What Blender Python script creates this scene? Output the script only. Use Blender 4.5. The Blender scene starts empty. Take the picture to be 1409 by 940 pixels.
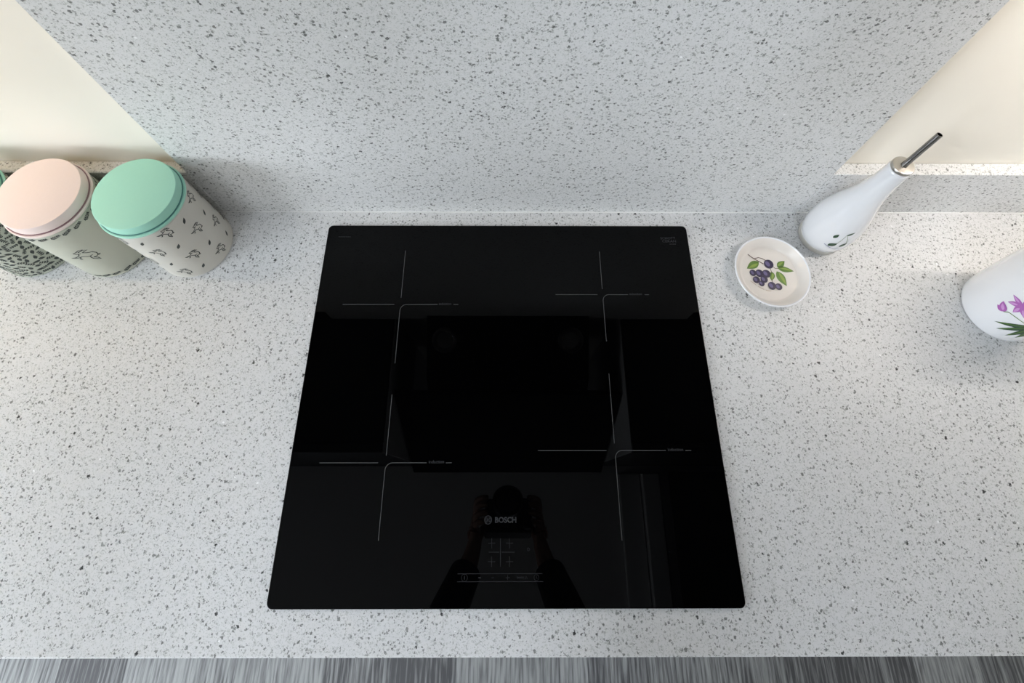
import bpy, bmesh, math, random
from mathutils import Vector, Matrix
random.seed(7)
sc = bpy.context.scene
COL = sc.collection
PI = math.pi
H0 = 0.914          # height of the hob glass above the floor
WT = 0.910          # worktop surface
CEIL = 2.50
SPL_Y = 0.5492      # front face of splashback / upstands
WALL_Y = 0.5700     # plaster of the back wall

# ------------------------------------------------------------------ camera
F_PX, W_PX, H_PX = 769.854, 1409.0, 940.0
PITCH, YAW, ROLL = 0.4780, -0.0131, 0.0138
CAM = Vector((0.0013, 0.1237, 0.8391 + H0))
cd = bpy.data.cameras.new('view'); cam = bpy.data.objects.new('view', cd); COL.objects.link(cam)
cd.sensor_fit = 'HORIZONTAL'; cd.sensor_width = 36.0
cd.lens = 36.0 * F_PX / W_PX
cd.shift_y = -186.283 / W_PX
cd.clip_start = 0.002; cd.clip_end = 50
ROT = Matrix.Rotation(YAW, 3, 'Z') @ Matrix.Rotation(PITCH, 3, 'X') @ Matrix.Rotation(ROLL, 3, 'Z')
cam.matrix_world = Matrix.Translation(CAM) @ ROT.to_4x4()
sc.camera = cam

# ------------------------------------------------------------------ world, light, exposure
wd = bpy.data.worlds.new('sky'); sc.world = wd; wd.use_nodes = True
bg = wd.node_tree.nodes['Background']
bg.inputs[0].default_value = (0.62, 0.76, 1.0, 1); bg.inputs[1].default_value = 1.0
sc.view_settings.view_transform = 'Standard'; sc.view_settings.look = 'None'
sc.view_settings.gamma = 1.0; sc.view_settings.use_curve_mapping = False
sc.view_settings.exposure = 0.10
sc.cycles.use_denoising = True
sc.cycles.max_bounces = 8

def area(name, loc, rot, sx, sy, power, color):
    l = bpy.data.lights.new(name, 'AREA'); l.shape = 'RECTANGLE'; l.size = sx; l.size_y = sy
    l.energy = power; l.color = color
    o = bpy.data.objects.new(name, l); COL.objects.link(o); o.location = loc; o.rotation_euler = rot
    return o
DAY_W, CEIL_E, UNDER_L, UNDER_R = 110.0, 23.0, 34.0, 86.0
# daylight entering by the side window (stands outside the pane)
area('daylight', (-2.96, -1.30, 1.62), (0, -PI/2, 0), 1.15, 1.6, DAY_W, (0.87, 0.94, 1.02))


# ------------------------------------------------------------------ materials
MATS = {}
def new_mat(name):
    m = bpy.data.materials.new(name); m.use_nodes = True
    nt = m.node_tree; b = nt.nodes['Principled BSDF']; MATS[name] = m
    return m, nt, b
def plain(name, col, rough=0.5, metal=0.0, coat=0.0, ior=1.5, noise=0.0, nscale=30, bump=0.0, spec=None):
    m, nt, b = new_mat(name)
    b.inputs['Base Color'].default_value = (*col, 1)
    b.inputs['Roughness'].default_value = rough; b.inputs['Metallic'].default_value = metal
    b.inputs['Coat Weight'].default_value = coat; b.inputs['Coat Roughness'].default_value = 0.04
    b.inputs['IOR'].default_value = ior
    if spec is not None: b.inputs['Specular IOR Level'].default_value = spec
    if noise or bump:
        tc = nt.nodes.new('ShaderNodeTexCoord'); n = nt.nodes.new('ShaderNodeTexNoise')
        n.inputs['Scale'].default_value = nscale; n.inputs['Detail'].default_value = 5
        nt.links.new(tc.outputs['Object'], n.inputs['Vector'])
        if noise:
            mx = nt.nodes.new('ShaderNodeMix'); mx.data_type = 'RGBA'
            mx.inputs[6].default_value = (*[c*(1-noise) for c in col], 1)
            mx.inputs[7].default_value = (*[min(1, c*(1+noise)) for c in col], 1)
            nt.links.new(n.outputs['Fac'], mx.inputs[0]); nt.links.new(mx.outputs[2], b.inputs['Base Color'])
        if bump:
            bp = nt.nodes.new('ShaderNodeBump'); bp.inputs['Strength'].default_value = bump; bp.inputs['Distance'].default_value = 0.002
            nt.links.new(n.outputs['Fac'], bp.inputs['Height']); nt.links.new(bp.outputs['Normal'], b.inputs['Normal'])
    return m
def emit(name, col, strength):
    m, nt, b = new_mat(name)
    b.inputs['Base Color'].default_value = (0.8, 0.8, 0.8, 1)
    b.inputs['Emission Color'].default_value = (*col, 1); b.inputs['Emission Strength'].default_value = strength
    return m

def mathn(nt, op, a, b=None, c=None):
    n = nt.nodes.new('ShaderNodeMath'); n.operation = op
    for i, v in enumerate((a, b, c)):
        if v is None: continue
        if isinstance(v, (int, float)): n.inputs[i].default_value = v
        else: nt.links.new(v, n.inputs[i])
    return n.outputs[0]
def quartz(name, base, rough):
    m, nt, b = new_mat(name)
    tc = nt.nodes.new('ShaderNodeTexCoord')
    nz = nt.nodes.new('ShaderNodeTexNoise'); nz.inputs['Scale'].default_value = 520; nz.inputs['Detail'].default_value = 1
    nt.links.new(tc.outputs['Object'], nz.inputs['Vector'])
    sub = nt.nodes.new('ShaderNodeVectorMath'); sub.operation = 'SUBTRACT'; sub.inputs[1].default_value = (.5, .5, .5)
    nt.links.new(nz.outputs['Color'], sub.inputs[0])
    scl = nt.nodes.new('ShaderNodeVectorMath'); scl.operation = 'SCALE'; scl.inputs['Scale'].default_value = 0.0042
    nt.links.new(sub.outputs[0], scl.inputs[0])
    add = nt.nodes.new('ShaderNodeVectorMath'); add.operation = 'ADD'
    nt.links.new(tc.outputs['Object'], add.inputs[0]); nt.links.new(scl.outputs[0], add.inputs[1])
    # broad faint mottle of the resin
    mo = nt.nodes.new('ShaderNodeTexNoise'); mo.inputs['Scale'].default_value = 160; mo.inputs['Detail'].default_value = 3
    nt.links.new(tc.outputs['Object'], mo.inputs['Vector'])
    mx = nt.nodes.new('ShaderNodeMix'); mx.data_type = 'RGBA'
    mx.inputs[6].default_value = (*[c*0.93 for c in base], 1); mx.inputs[7].default_value = (*[c*1.05 for c in base], 1)
    nt.links.new(mo.outputs['Fac'], mx.inputs[0]); cur = mx.outputs[2]
    #        scale  prob  radius  dark   light  offset
    layers = [(640, .50, .60, .70, .92, 0.0),
              (370, .32, .54, .36, .76, 3.7),
              (225, .15, .44, .20, .54, 8.1),
              (105, .12, .25, .05, .20, 5.3)]
    for (s, prob, rad, lo, hi, off) in layers:
        mp = nt.nodes.new('ShaderNodeMapping'); mp.inputs['Location'].default_value = (off, off*1.3, off*.7)
        nt.links.new(add.outputs[0], mp.inputs['Vector'])
        v = nt.nodes.new('ShaderNodeTexVoronoi'); v.inputs['Scale'].default_value = s
        nt.links.new(mp.outputs[0], v.inputs['Vector'])
        sp = nt.nodes.new('ShaderNodeSeparateColor'); nt.links.new(v.outputs['Color'], sp.inputs[0])
        r = mathn(nt, 'MULTIPLY', mathn(nt, 'MULTIPLY_ADD', sp.outputs[1], .6, .55), rad)
        edge = mathn(nt, 'SUBTRACT', r, v.outputs['Distance'])
        soft = nt.nodes.new('ShaderNodeMapRange'); soft.interpolation_type = 'SMOOTHSTEP'
        soft.inputs['From Min'].default_value = 0.0; soft.inputs['From Max'].default_value = 0.10
        nt.links.new(edge, soft.inputs['Value'])
        pick = mathn(nt, 'LESS_THAN', sp.outputs[0], prob)
        fac = mathn(nt, 'MULTIPLY', soft.outputs[0], pick)
        tone = mathn(nt, 'MULTIPLY_ADD', sp.outputs[2], hi-lo, lo)
        hs = nt.nodes.new('ShaderNodeMix'); hs.data_type = 'RGBA'; hs.blend_type = 'MULTIPLY'; hs.inputs[0].default_value = 1
        cc = nt.nodes.new('ShaderNodeCombineColor')
        nt.links.new(mathn(nt, 'MULTIPLY', tone, .98), cc.inputs[0]); nt.links.new(tone, cc.inputs[1]); nt.links.new(mathn(nt, 'MULTIPLY', tone, .97), cc.inputs[2])
        nt.links.new(cur, hs.inputs[6]); nt.links.new(cc.outputs[0], hs.inputs[7])
        mm = nt.nodes.new('ShaderNodeMix'); mm.data_type = 'RGBA'
        nt.links.new(fac, mm.inputs[0]); nt.links.new(cur, mm.inputs[6]); nt.links.new(hs.outputs[2], mm.inputs[7])
        cur = mm.outputs[2]
    # a few mirror flecks, their white glint put into the base colour
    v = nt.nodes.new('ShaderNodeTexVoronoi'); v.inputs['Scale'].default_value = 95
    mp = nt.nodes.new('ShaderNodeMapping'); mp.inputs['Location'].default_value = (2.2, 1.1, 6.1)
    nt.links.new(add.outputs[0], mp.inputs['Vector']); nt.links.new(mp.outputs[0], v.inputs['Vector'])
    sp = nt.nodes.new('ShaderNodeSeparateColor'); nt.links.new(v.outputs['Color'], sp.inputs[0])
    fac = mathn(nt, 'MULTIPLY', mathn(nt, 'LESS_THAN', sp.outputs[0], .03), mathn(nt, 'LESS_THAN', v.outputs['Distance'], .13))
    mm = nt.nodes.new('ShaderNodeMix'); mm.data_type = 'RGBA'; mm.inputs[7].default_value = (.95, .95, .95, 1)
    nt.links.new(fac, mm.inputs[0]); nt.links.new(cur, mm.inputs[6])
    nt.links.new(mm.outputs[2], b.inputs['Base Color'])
    b.inputs['Roughness'].default_value = rough; b.inputs['Specular IOR Level'].default_value = 0.35
    return m
def wood(name, dark, light):
    m, nt, b = new_mat(name)
    tc = nt.nodes.new('ShaderNodeTexCoord'); oi = nt.nodes.new('ShaderNodeObjectInfo')
    ofs = nt.nodes.new('ShaderNodeVectorMath'); ofs.operation = 'SCALE'; ofs.inputs[0].default_value = (3.1, 17.3, 5.7)
    nt.links.new(oi.outputs['Random'], ofs.inputs['Scale'])
    ad = nt.nodes.new('ShaderNodeVectorMath'); ad.operation = 'ADD'
    nt.links.new(tc.outputs['Object'], ad.inputs[0]); nt.links.new(ofs.outputs[0], ad.inputs[1])
    # wavy growth rings stretched along the board
    mp = nt.nodes.new('ShaderNodeMapping'); mp.inputs['Scale'].default_value = (1, .12, 1)
    nt.links.new(ad.outputs[0], mp.inputs['Vector'])
    n1 = nt.nodes.new('ShaderNodeTexNoise'); n1.inputs['Scale'].default_value = 34; n1.inputs['Detail'].default_value = 8; n1.inputs['Distortion'].default_value = 1.6
    nt.links.new(mp.outputs[0], n1.inputs['Vector'])
    mp2 = nt.nodes.new('ShaderNodeMapping'); mp2.inputs['Scale'].default_value = (1, .04, 1)
    nt.links.new(ad.outputs[0], mp2.inputs['Vector'])
    n2 = nt.nodes.new('ShaderNodeTexNoise'); n2.inputs['Scale'].default_value = 430; n2.inputs['Detail'].default_value = 4
    nt.links.new(mp2.outputs[0], n2.inputs['Vector'])
    wv = nt.nodes.new('ShaderNodeTexWave'); wv.inputs['Scale'].default_value = 26; wv.inputs['Distortion'].default_value = 9; wv.inputs['Detail'].default_value = 3; wv.inputs['Detail Scale'].default_value = 1.4
    nt.links.new(mp.outputs[0], wv.inputs['Vector'])
    mix = mathn(nt, 'ADD', mathn(nt, 'MULTIPLY', n1.outputs['Fac'], .9), mathn(nt, 'MULTIPLY', n2.outputs['Fac'], .75))
    mix = mathn(nt, 'ADD', mix, mathn(nt, 'MULTIPLY', wv.outputs['Fac'], .22))
    mix = mathn(nt, 'ADD', mix, mathn(nt, 'MULTIPLY_ADD', oi.outputs['Random'], .40, -.20))
    mr = nt.nodes.new('ShaderNodeMapRange'); mr.inputs['From Min'].default_value = .72; mr.inputs['From Max'].default_value = 1.22
    nt.links.new(mix, mr.inputs['Value'])
    mx = nt.nodes.new('ShaderNodeMix'); mx.data_type = 'RGBA'
    mx.inputs[6].default_value = (*dark, 1); mx.inputs[7].default_value = (*light, 1)
    nt.links.new(mr.outputs[0], mx.inputs[0]); nt.links.new(mx.outputs[2], b.inputs['Base Color'])
    b.inputs['Roughness'].default_value = .5
    bp = nt.nodes.new('ShaderNodeBump'); bp.inputs['Strength'].default_value = .2; bp.inputs['Distance'].default_value = .001
    nt.links.new(n2.outputs['Fac'], bp.inputs['Height']); nt.links.new(bp.outputs['Normal'], b.inputs['Normal'])
    return m
def glass_pane(name):
    m, nt, b = new_mat(name)
    out = nt.nodes['Material Output']; t = nt.nodes.new('ShaderNodeBsdfTransparent'); g = nt.nodes.new('ShaderNodeBsdfGlossy')
    g.inputs['Roughness'].default_value = .02
    mx = nt.nodes.new('ShaderNodeMixShader'); mx.inputs[0].default_value = .06
    nt.links.new(t.outputs[0], mx.inputs[1]); nt.links.new(g.outputs[0], mx.inputs[2]); nt.links.new(mx.outputs[0], out.inputs['Surface'])
    return m

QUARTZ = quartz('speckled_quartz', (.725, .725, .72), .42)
PLANK = wood('grey_oak_plank', (.10, .10, .105), (.46, .47, .465))
CREAM = plain('cream_wall_paint', (.87, .825, .73), .85, noise=.02, nscale=9, bump=.08)
WHITEP = plain('white_paint', (.80, .80, .80), .8)
GLASSB = plain('black_ceramic_glass', (.0005, .0005, .0006), .012, ior=1.235)
PRINT = plain('grey_screen_print', (.085, .088, .088), .6, spec=.1)
PRINT_M = plain('dim_grey_screen_print', (.038, .039, .042), .6, spec=.1)
PRINT_D = plain('faint_grey_screen_print', (.020, .020, .022), .6, spec=.1)
CHAR = plain('charcoal_lacquer', (.018, .019, .022), .4)
CHARU = plain('dark_carcass_board', (.012, .012, .013), .7)
BLACKM = plain('black_enamel', (.003, .003, .0035), .7, spec=.08)
STEEL = plain('brushed_steel', (.52, .50, .46), .28, metal=1)
STEELD = plain('polished_dark_steel', (.30, .29, .28), .16, metal=1)
SIL = plain('white_silicone', (.82, .82, .80), .45)
MINT = plain('mint_bamboo', (.36, .70, .56), .55, noise=.02, nscale=400)
MINTD = plain('mint_seal', (.07, .20, .18), .6)
PINK = plain('blush_bamboo', (.83, .69, .64), .55, noise=.02, nscale=400)
PINKD = plain('mauve_seal', (.24, .13, .14), .6)
OFFW = plain('offwhite_bamboo', (.62, .60, .54), .45)
SAGE = plain('pale_sage_bamboo', (.52, .53, .44), .45)
SAGE2 = plain('grey_sage_bamboo', (.47, .50, .42), .45)
INK = plain('dark_green_grey_ink', (.045, .055, .05), .6)
CERAM = plain('white_glazed_ceramic', (.81, .815, .83), .12, coat=1.0)
CREAMC = plain('ivory_glazed_ceramic', (.80, .75, .69), .12, coat=.5)
UNGLZ = plain('unglazed_foot', (.55, .54, .50), .6)
LEAFG = plain('leaf_green_print', (.10, .20, .025), .3)
LEAFL = plain('leaf_light_green_print', (.24, .34, .06), .3)
LEAFD = plain('leaf_dark_green_print', (.025, .07, .03), .3)
BERRY = plain('berry_purple_print', (.022, .014, .05), .3)
BERRYL = plain('berry_bloom_print', (.13, .11, .24), .3)
TWIG = plain('twig_brown_print', (.09, .045, .03), .4)
PETAL = plain('petal_purple_print', (.40, .12, .42), .3)
PETALL = plain('petal_lilac_print', (.58, .30, .60), .3)
CAPTION = plain('blue_grey_caption_print', (.20, .22, .34), .4)
TAN = plain('tan_caption_print', (.45, .32, .20), .4)
PANE = glass_pane('window_glass')

# ------------------------------------------------------------------ mesh helpers
def link(name, me, mat=None, parent=None):
    o = bpy.data.objects.new(name, me); COL.objects.link(o)
    if mat is not None:
        for m in (mat if isinstance(mat, (list, tuple)) else [mat]): me.materials.append(m)
    if parent is not None: o.parent = parent
    return o
def mesh_of(bm, name, smooth=False, angle=None):
    bmesh.ops.recalc_face_normals(bm, faces=bm.faces)
    me = bpy.data.meshes.new(name); bm.to_mesh(me); bm.free()
    if smooth:
        for p in me.polygons: p.use_smooth = True
        if angle: 
            try: me.set_sharp_from_angle(angle=angle)
            except Exception: pass
    return me
def add_box(bm, a, b, bev=0.0, seg=2):
    r = bmesh.ops.create_cube(bm, size=1.0); vs = r['verts']
    for v in vs:
        v.co = Vector([(a[i]+b[i])/2 + v.co[i]*(b[i]-a[i]) for i in range(3)])
    if bev:
        es = list({e for v in vs for e in v.link_edges})
        bmesh.ops.bevel(bm, geom=es, offset=bev, segments=seg, affect='EDGES', profile=.5)
def box(name, a, b, mat, parent=None, bev=0.0, seg=2):
    bm = bmesh.new(); add_box(bm, a, b, bev, seg)
    return link(name, mesh_of(bm, name), mat, parent)
def lathe_bm(prof, n=64, bm=None, org=(0, 0, 0)):
    bm = bm or bmesh.new(); rings = []
    for (r, z) in prof:
        if r < 1e-6: rings.append([bm.verts.new((org[0], org[1], org[2]+z))])
        else: rings.append([bm.verts.new((org[0]+r*math.cos(2*PI*k/n), org[1]+r*math.sin(2*PI*k/n), org[2]+z)) for k in range(n)])
    for A, B in zip(rings, rings[1:]):
        for k in range(n):
            k2 = (k+1) % n
            if len(A) == 1 and len(B) == 1: continue
            if len(A) == 1: bm.faces.new((A[0], B[k], B[k2]))
            elif len(B) == 1: bm.faces.new((A[k], B[0], A[k2]))
            else: bm.faces.new((A[k], B[k], B[k2], A[k2]))
    return bm
def lathe(name, prof, mat, parent=None, n=64, sharp=math.radians(35)):
    return link(name, mesh_of(lathe_bm(prof, n), name, True, sharp), mat, parent)
def prism_bm(bm, pts, x0, x1):
    """closed (y,z) outline extruded along x"""
    A = [bm.verts.new((x0, y, z)) for y, z in pts]; B = [bm.verts.new((x1, y, z)) for y, z in pts]
    bm.faces.new(A); bm.faces.new(list(reversed(B)))
    for i in range(len(pts)):
        j = (i+1) % len(pts); bm.faces.new((A[i], B[i], B[j], A[j]))
def tube_bm(bm, pts, r, n=16, hollow=0.0):
    pts = [Vector(p) for p in pts]; rings = []
    for i, p in enumerate(pts):
        t = (pts[min(i+1, len(pts)-1)] - pts[max(i-1, 0)]).normalized()
        a = t.orthogonal().normalized() if i == 0 else (ref - t*ref.dot(t)).normalized()
        ref = a; b = t.cross(a)
        rr = r[i] if isinstance(r, (list, tuple)) else r
        rings.append([bm.verts.new(p + (a*math.cos(2*PI*k/n) + b*math.sin(2*PI*k/n))*rr) for k in range(n)])
    for A, B in zip(rings, rings[1:]):
        for k in range(n): bm.faces.new((A[k], A[(k+1) % n], B[(k+1) % n], B[k]))
    bm.faces.new(list(reversed(rings[0])))
    if hollow:
        t = (pts[-1]-pts[-2]).normalized(); rr = r[-1] if isinstance(r, (list, tuple)) else r
        inner = [bm.verts.new(pts[-1] + (v.co-pts[-1])*(hollow/rr)) for v in rings[-1]]
        deep = [bm.verts.new(v.co - t*rr*4) for v in inner]
        for k in range(n):
            k2 = (k+1) % n
            bm.faces.new((rings[-1][k], rings[-1][k2], inner[k2], inner[k])); bm.faces.new((inner[k], inner[k2], deep[k2], deep[k]))
        bm.faces.new(deep)
    else: bm.faces.new(rings[-1])
# printed decoration: thin shapes that follow the surface through a mapping f(u, v) -> point
def stroke(bm, f, pts, w, closed=False):
    pts = [Vector(p) for p in pts]; n = len(pts); L = []
    for i, p in enumerate(pts):
        a = pts[i-1] if (i > 0 or closed) else p; b = pts[(i+1) % n] if (i < n-1 or closed) else p
        t = (b-a); t = t.normalized() if t.length > 1e-9 else Vector((1, 0))
        nrm = Vector((-t.y, t.x)) * (w/2)
        L.append((bm.verts.new(f(*(p+nrm))), bm.verts.new(f(*(p-nrm)))))
    for i in range(n if closed else n-1):
        j = (i+1) % n; bm.faces.new((L[i][0], L[i][1], L[j][1], L[j][0]))
def fill(bm, f, pts):
    """fan around the middle so that the patch follows the surface"""
    c = Vector((sum(p[0] for p in pts)/len(pts), sum(p[1] for p in pts)/len(pts)))
    vc = bm.verts.new(f(*c)); vs = [bm.verts.new(f(*p)) for p in pts]
    for i in range(len(vs)): bm.faces.new((vc, vs[i], vs[(i+1) % len(vs)]))
def disc(bm, f, c, rx, ry=None, n=20, rot=0.0):
    ry = ry or rx
    P = []
    for k in range(n):
        x, y = rx*math.cos(2*PI*k/n), ry*math.sin(2*PI*k/n)
        P.append((c[0]+x*math.cos(rot)-y*math.sin(rot), c[1]+x*math.sin(rot)+y*math.cos(rot)))
    fill(bm, f, P)
def leaf_pts(a, b, w, n=8, bend=0.0):
    a, b = Vector(a), Vector(b); d = b-a; nrm = Vector((-d.y, d.x)).normalized(); up, dn = [], []
    for i in range(n+1):
        t = i/n; wd_ = w*math.sin(PI*t**.8)*.5; c = a + d*t + nrm*bend*math.sin(PI*t)
        up.append(c+nrm*wd_); dn.append(c-nrm*wd_)
    return up, dn
def leaf(bm, f, a, b, w, n=8, bend=0.0):
    up, dn = leaf_pts(a, b, w, n, bend)
    U = [bm.verts.new(f(*p)) for p in up]; D = [bm.verts.new(f(*p)) for p in dn]
    for i in range(n): bm.faces.new((U[i], D[i], D[i+1], U[i+1]))
def print_obj(name, bm, mat, parent):
    return link(name, mesh_of(bm, name), mat, parent)
def empty(name, loc=(0, 0, 0), rz=0.0):
    o = bpy.data.objects.new(name, None); COL.objects.link(o); o.location = loc; o.rotation_euler = (0, 0, rz)
    o.empty_display_size = .05
    return o
def tag(o, label, cat, group=None):
    o['label'] = label; o['category'] = cat
    if group: o['group'] = group
    return o
def structure(o): o['kind'] = 'structure'; return o

# ================================================================== THE ROOM
XL, XR, YF = -2.80, 2.00, -2.80
# floor: a slab and the boards on it
floor = structure(box('floor', (XL, YF, -.05), (XR, WALL_Y, -.008), plain('floor_underlay', (.06, .06, .06), .9)))
PWD = .1627; cache = {}
def plank_mesh(L):
    k = round(L, 3)
    if k not in cache:
        bm = bmesh.new(); add_box(bm, (.0001, 0, -.008), (PWD-.0001, L-.0002, 0.0), .0004, 1)
        cache[k] = mesh_of(bm, 'plank'); cache[k].materials.append(PLANK)
    return cache[k]
k0 = math.ceil((XL + .1261)/PWD)
for c in range(k0, int((XR+.1261)//PWD)):
    x = -.1261 + c*PWD
    y = YF; first = (.45, .95, .2, .7)[c % 4]
    while y < WALL_Y - .01:
        L = first if y == YF else 1.22
        L = min(L, WALL_Y - y)
        o = bpy.data.objects.new('plank', plank_mesh(L)); COL.objects.link(o); o.parent = floor; o.location = (x, y, 0); y += L
structure(box('ceiling', (XL-.1, YF-.1, CEIL), (XR+.1, WALL_Y+.1, CEIL+.1), WHITEP))
structure(box('wall_back', (XL-.1, WALL_Y, -.05), (XR+.1, WALL_Y+.1, CEIL), CREAM))
structure(box('wall_right', (XR, YF, -.05), (XR+.1, WALL_Y, CEIL), CREAM))
structure(box('wall_front', (XL-.1, YF-.1, -.05), (XR+.1, YF, CEIL), CREAM))
bm = bmesh.new()
WY0, WY1, WZ0, WZ1 = -2.10, -.50, 1.05, 2.20
for a, b in (((XL-.1, YF, -.05), (XL, WY0, CEIL)), ((XL-.1, WY1, -.05), (XL, WALL_Y, CEIL)), ((XL-.1, WY0, -.05), (XL, WY1, WZ0)), ((XL-.1, WY0, WZ1), (XL, WY1, CEIL))):
    add_box(bm, a, b)
structure(link('wall_left', mesh_of(bm, 'wall_left'), CREAM))
win = structure(empty('window_1', (XL-.05, (WY0+WY1)/2, WZ0)))
def wpart(name, a, b, mat):
    o = box(name, (a[0]-win.location.x, a[1]-win.location.y, a[2]-WZ0), (b[0]-win.location.x, b[1]-win.location.y, b[2]-WZ0), mat, win, .003 if mat is not PANE else 0, 1); return o
wf0, wf1 = XL-.08, XL-.02
WM = (WY0+WY1)/2
wpart('window_frame', (wf0, WY0, WZ0), (wf1, WY0+.06, WZ1), WHITEP); wpart('window_frame', (wf0, WY1-.06, WZ0), (wf1, WY1, WZ1), WHITEP)
wpart('window_frame', (wf0, WY0+.06, WZ0), (wf1, WY1-.06, WZ0+.06), WHITEP); wpart('window_frame', (wf0, WY0+.06, WZ1-.06), (wf1, WY1-.06, WZ1), WHITEP)
wpart('mullion', (wf0, WM-.035, WZ0+.06), (wf1, WM+.035, WZ1-.06), WHITEP)
wpart('pane', (XL-.053, WY0+.06, WZ0+.06), (XL-.047, WM-.035, WZ1-.06), PANE); wpart('pane', (XL-.053, WM+.035, WZ0+.06), (XL-.047, WY1-.06, WZ1-.06), PANE)
wpart('window_sill', (XL-.02, WY0-.04, WZ0-.03), (XL+.10, WY1+.04, WZ0), WHITEP)
# added bulkhead on the right, charcoal for the dark zone mirrored in the hob, with a stepped white cornice, and the cornice over the splashback
structure(box('wall_added_bulkhead', (.58, YF, 2.32), (XR, .20, CEIL), CHAR))
bm = bmesh.new(); add_box(bm, (.515, YF, CEIL-.05), (.58, .20, CEIL), .004); add_box(bm, (.43, YF, CEIL-.022), (.512, .20, CEIL), .004)
structure(link('trim_1', mesh_of(bm, 'trim_1'), WHITEP))
bm = bmesh.new(); add_box(bm, (-.29, WALL_Y-.05, CEIL-.10), (.29, WALL_Y, CEIL), .004); add_box(bm, (-.29, WALL_Y-.12, CEIL-.03), (.29, WALL_Y-.052, CEIL), .004)
structure(link('trim_2', mesh_of(bm, 'trim_2'), WHITEP))

# ================================================================== WORKTOP, SPLASHBACK, UPSTANDS
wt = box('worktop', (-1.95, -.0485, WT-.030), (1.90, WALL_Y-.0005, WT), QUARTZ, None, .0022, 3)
tag(wt, 'pale speckled quartz worktop running under the black hob', 'worktop')
SX0, SX1 = -.4764, .4865
UT = H0 + .1222
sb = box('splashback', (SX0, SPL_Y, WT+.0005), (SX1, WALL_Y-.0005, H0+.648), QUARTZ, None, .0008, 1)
tag(sb, 'tall speckled quartz splashback panel standing behind the hob', 'splashback')
box('silicone_bead', (SX0, SPL_Y-.0016, WT+.0003), (SX1, SPL_Y-.0001, WT+.0022), SIL, sb)
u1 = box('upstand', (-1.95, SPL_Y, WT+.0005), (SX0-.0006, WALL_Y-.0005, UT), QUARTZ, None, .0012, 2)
tag(u1, 'low speckled quartz upstand along the wall behind the lidded canisters', 'upstand')
box('silicone_bead', (-1.95, SPL_Y-.0016, WT+.0003), (SX0-.0006, SPL_Y-.0001, WT+.0022), SIL, u1)
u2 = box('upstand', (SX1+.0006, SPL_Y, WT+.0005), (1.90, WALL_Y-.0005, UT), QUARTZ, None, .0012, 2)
tag(u2, 'low speckled quartz upstand along the wall behind the oil bottle', 'upstand')
box('silicone_bead', (SX1+.0006, SPL_Y-.0016, WT+.0003), (1.90, SPL_Y-.0001, WT+.0022), SIL, u2)
# base cabinets that carry the worktop
def base_unit(x0, x1, label):
    e = empty('base_cabinet', ((x0+x1)/2, .28, 0)); hw = (x1-x0)/2
    box('carcass', (-hw+.001, -.27, .15), (hw-.001, .285, .879), CHARU, e)
    box('plinth', (-hw+.001, -.22, .001), (hw-.001, -.20, .149), CHARU, e)
    d = box('door', (-hw+.002, -.292, .152), (hw-.002, -.271, .876), CHAR, e, .002, 1)
    bm = bmesh.new(); tube_bm(bm, [(-.08, -.293, .80), (-.08, -.315, .80), (.08, -.315, .80), (.08, -.293, .80)], .005, 10)
    link('handle', mesh_of(bm, 'handle', True), STEEL, d)
    tag(e, label, 'cabinet', 'base cabinets under the worktop')
base_unit(-1.50, -.90, 'dark base cabinet under the worktop, below the leaf-print canister')
base_unit(-.90, -.302, 'dark base cabinet under the worktop, below the pink-lidded canister')
base_unit(-.30, .30, 'dark base cabinet directly under the hob')
base_unit(.302, .90, 'dark base cabinet under the worktop, below the berry dish')
base_unit(.90, 1.50, 'dark base cabinet under the worktop, right of the berry dish unit')

# ================================================================== INDUCTION HOB
hob = empty('induction_hob', (0, 0, WT))
tag(hob, 'black glass induction hob with fine grey cross markings set in the worktop', 'hob')
bm = bmesh.new()
R, HW, D = .0075, .296, .522
outl = []
for cx, cy, a0 in ((HW-R, D-R, 0), (-HW+R, D-R, 90), (-HW+R, R, 180), (HW-R, R, 270)):
    for k in range(9):
        a = math.radians(a0 + k*90/8); outl.append((cx+R*math.cos(a), cy+R*math.sin(a)))
def ring(off, z):
    out = []
    for (x, y) in outl:
        c = Vector((x, y-D/2)); sx = (HW-off)/HW; sy = (D/2-off)/(D/2)
        out.append(bm.verts.new((x*sx, D/2 + (y-D/2)*sy, z)))
    return out
rs = [ring(0, .0003), ring(0, .0030), ring(.0004, .0037), ring(.0011, .0040)]
for A, B in zip(rs, rs[1:]):
    for i in range(len(A)): j = (i+1) % len(A); bm.faces.new((A[i], A[j], B[j], B[i]))
bm.faces.new(rs[-1]); bm.faces.new(list(reversed(rs[0])))
link('glass_plate', mesh_of(bm, 'glass_plate'), GLASSB, hob)
ZP = .00412
flat = lambda x, y: (x, y, ZP)
LW = .00085
dg = bpy.context.evaluated_depsgraph_get
def text_mesh(name, s, x0, x1, y, parent, mat, bold=0.0, z=ZP, sx=None, size=None):
    """flat lettering laid on the glass from x0 to x1, baseline y"""
    cu = bpy.data.curves.new(name, 'FONT'); cu.body = s; cu.size = 1.0; cu.offset = bold; cu.resolution_u = 3
    o = bpy.data.objects.new(name, cu); COL.objects.link(o); bpy.context.view_layer.update()
    me = bpy.data.meshes.new_from_object(o.evaluated_get(dg())); bpy.data.objects.remove(o)
    xs = [v.co.x for v in me.vertices]; k = (x1-x0)/(max(xs)-min(xs)); ky = size if size else k
    m0 = min(xs)
    for v in me.vertices: v.co = (x0+(v.co.x-m0)*k, y+v.co.y*ky, z)
    return link(name, me, mat, parent)
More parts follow.
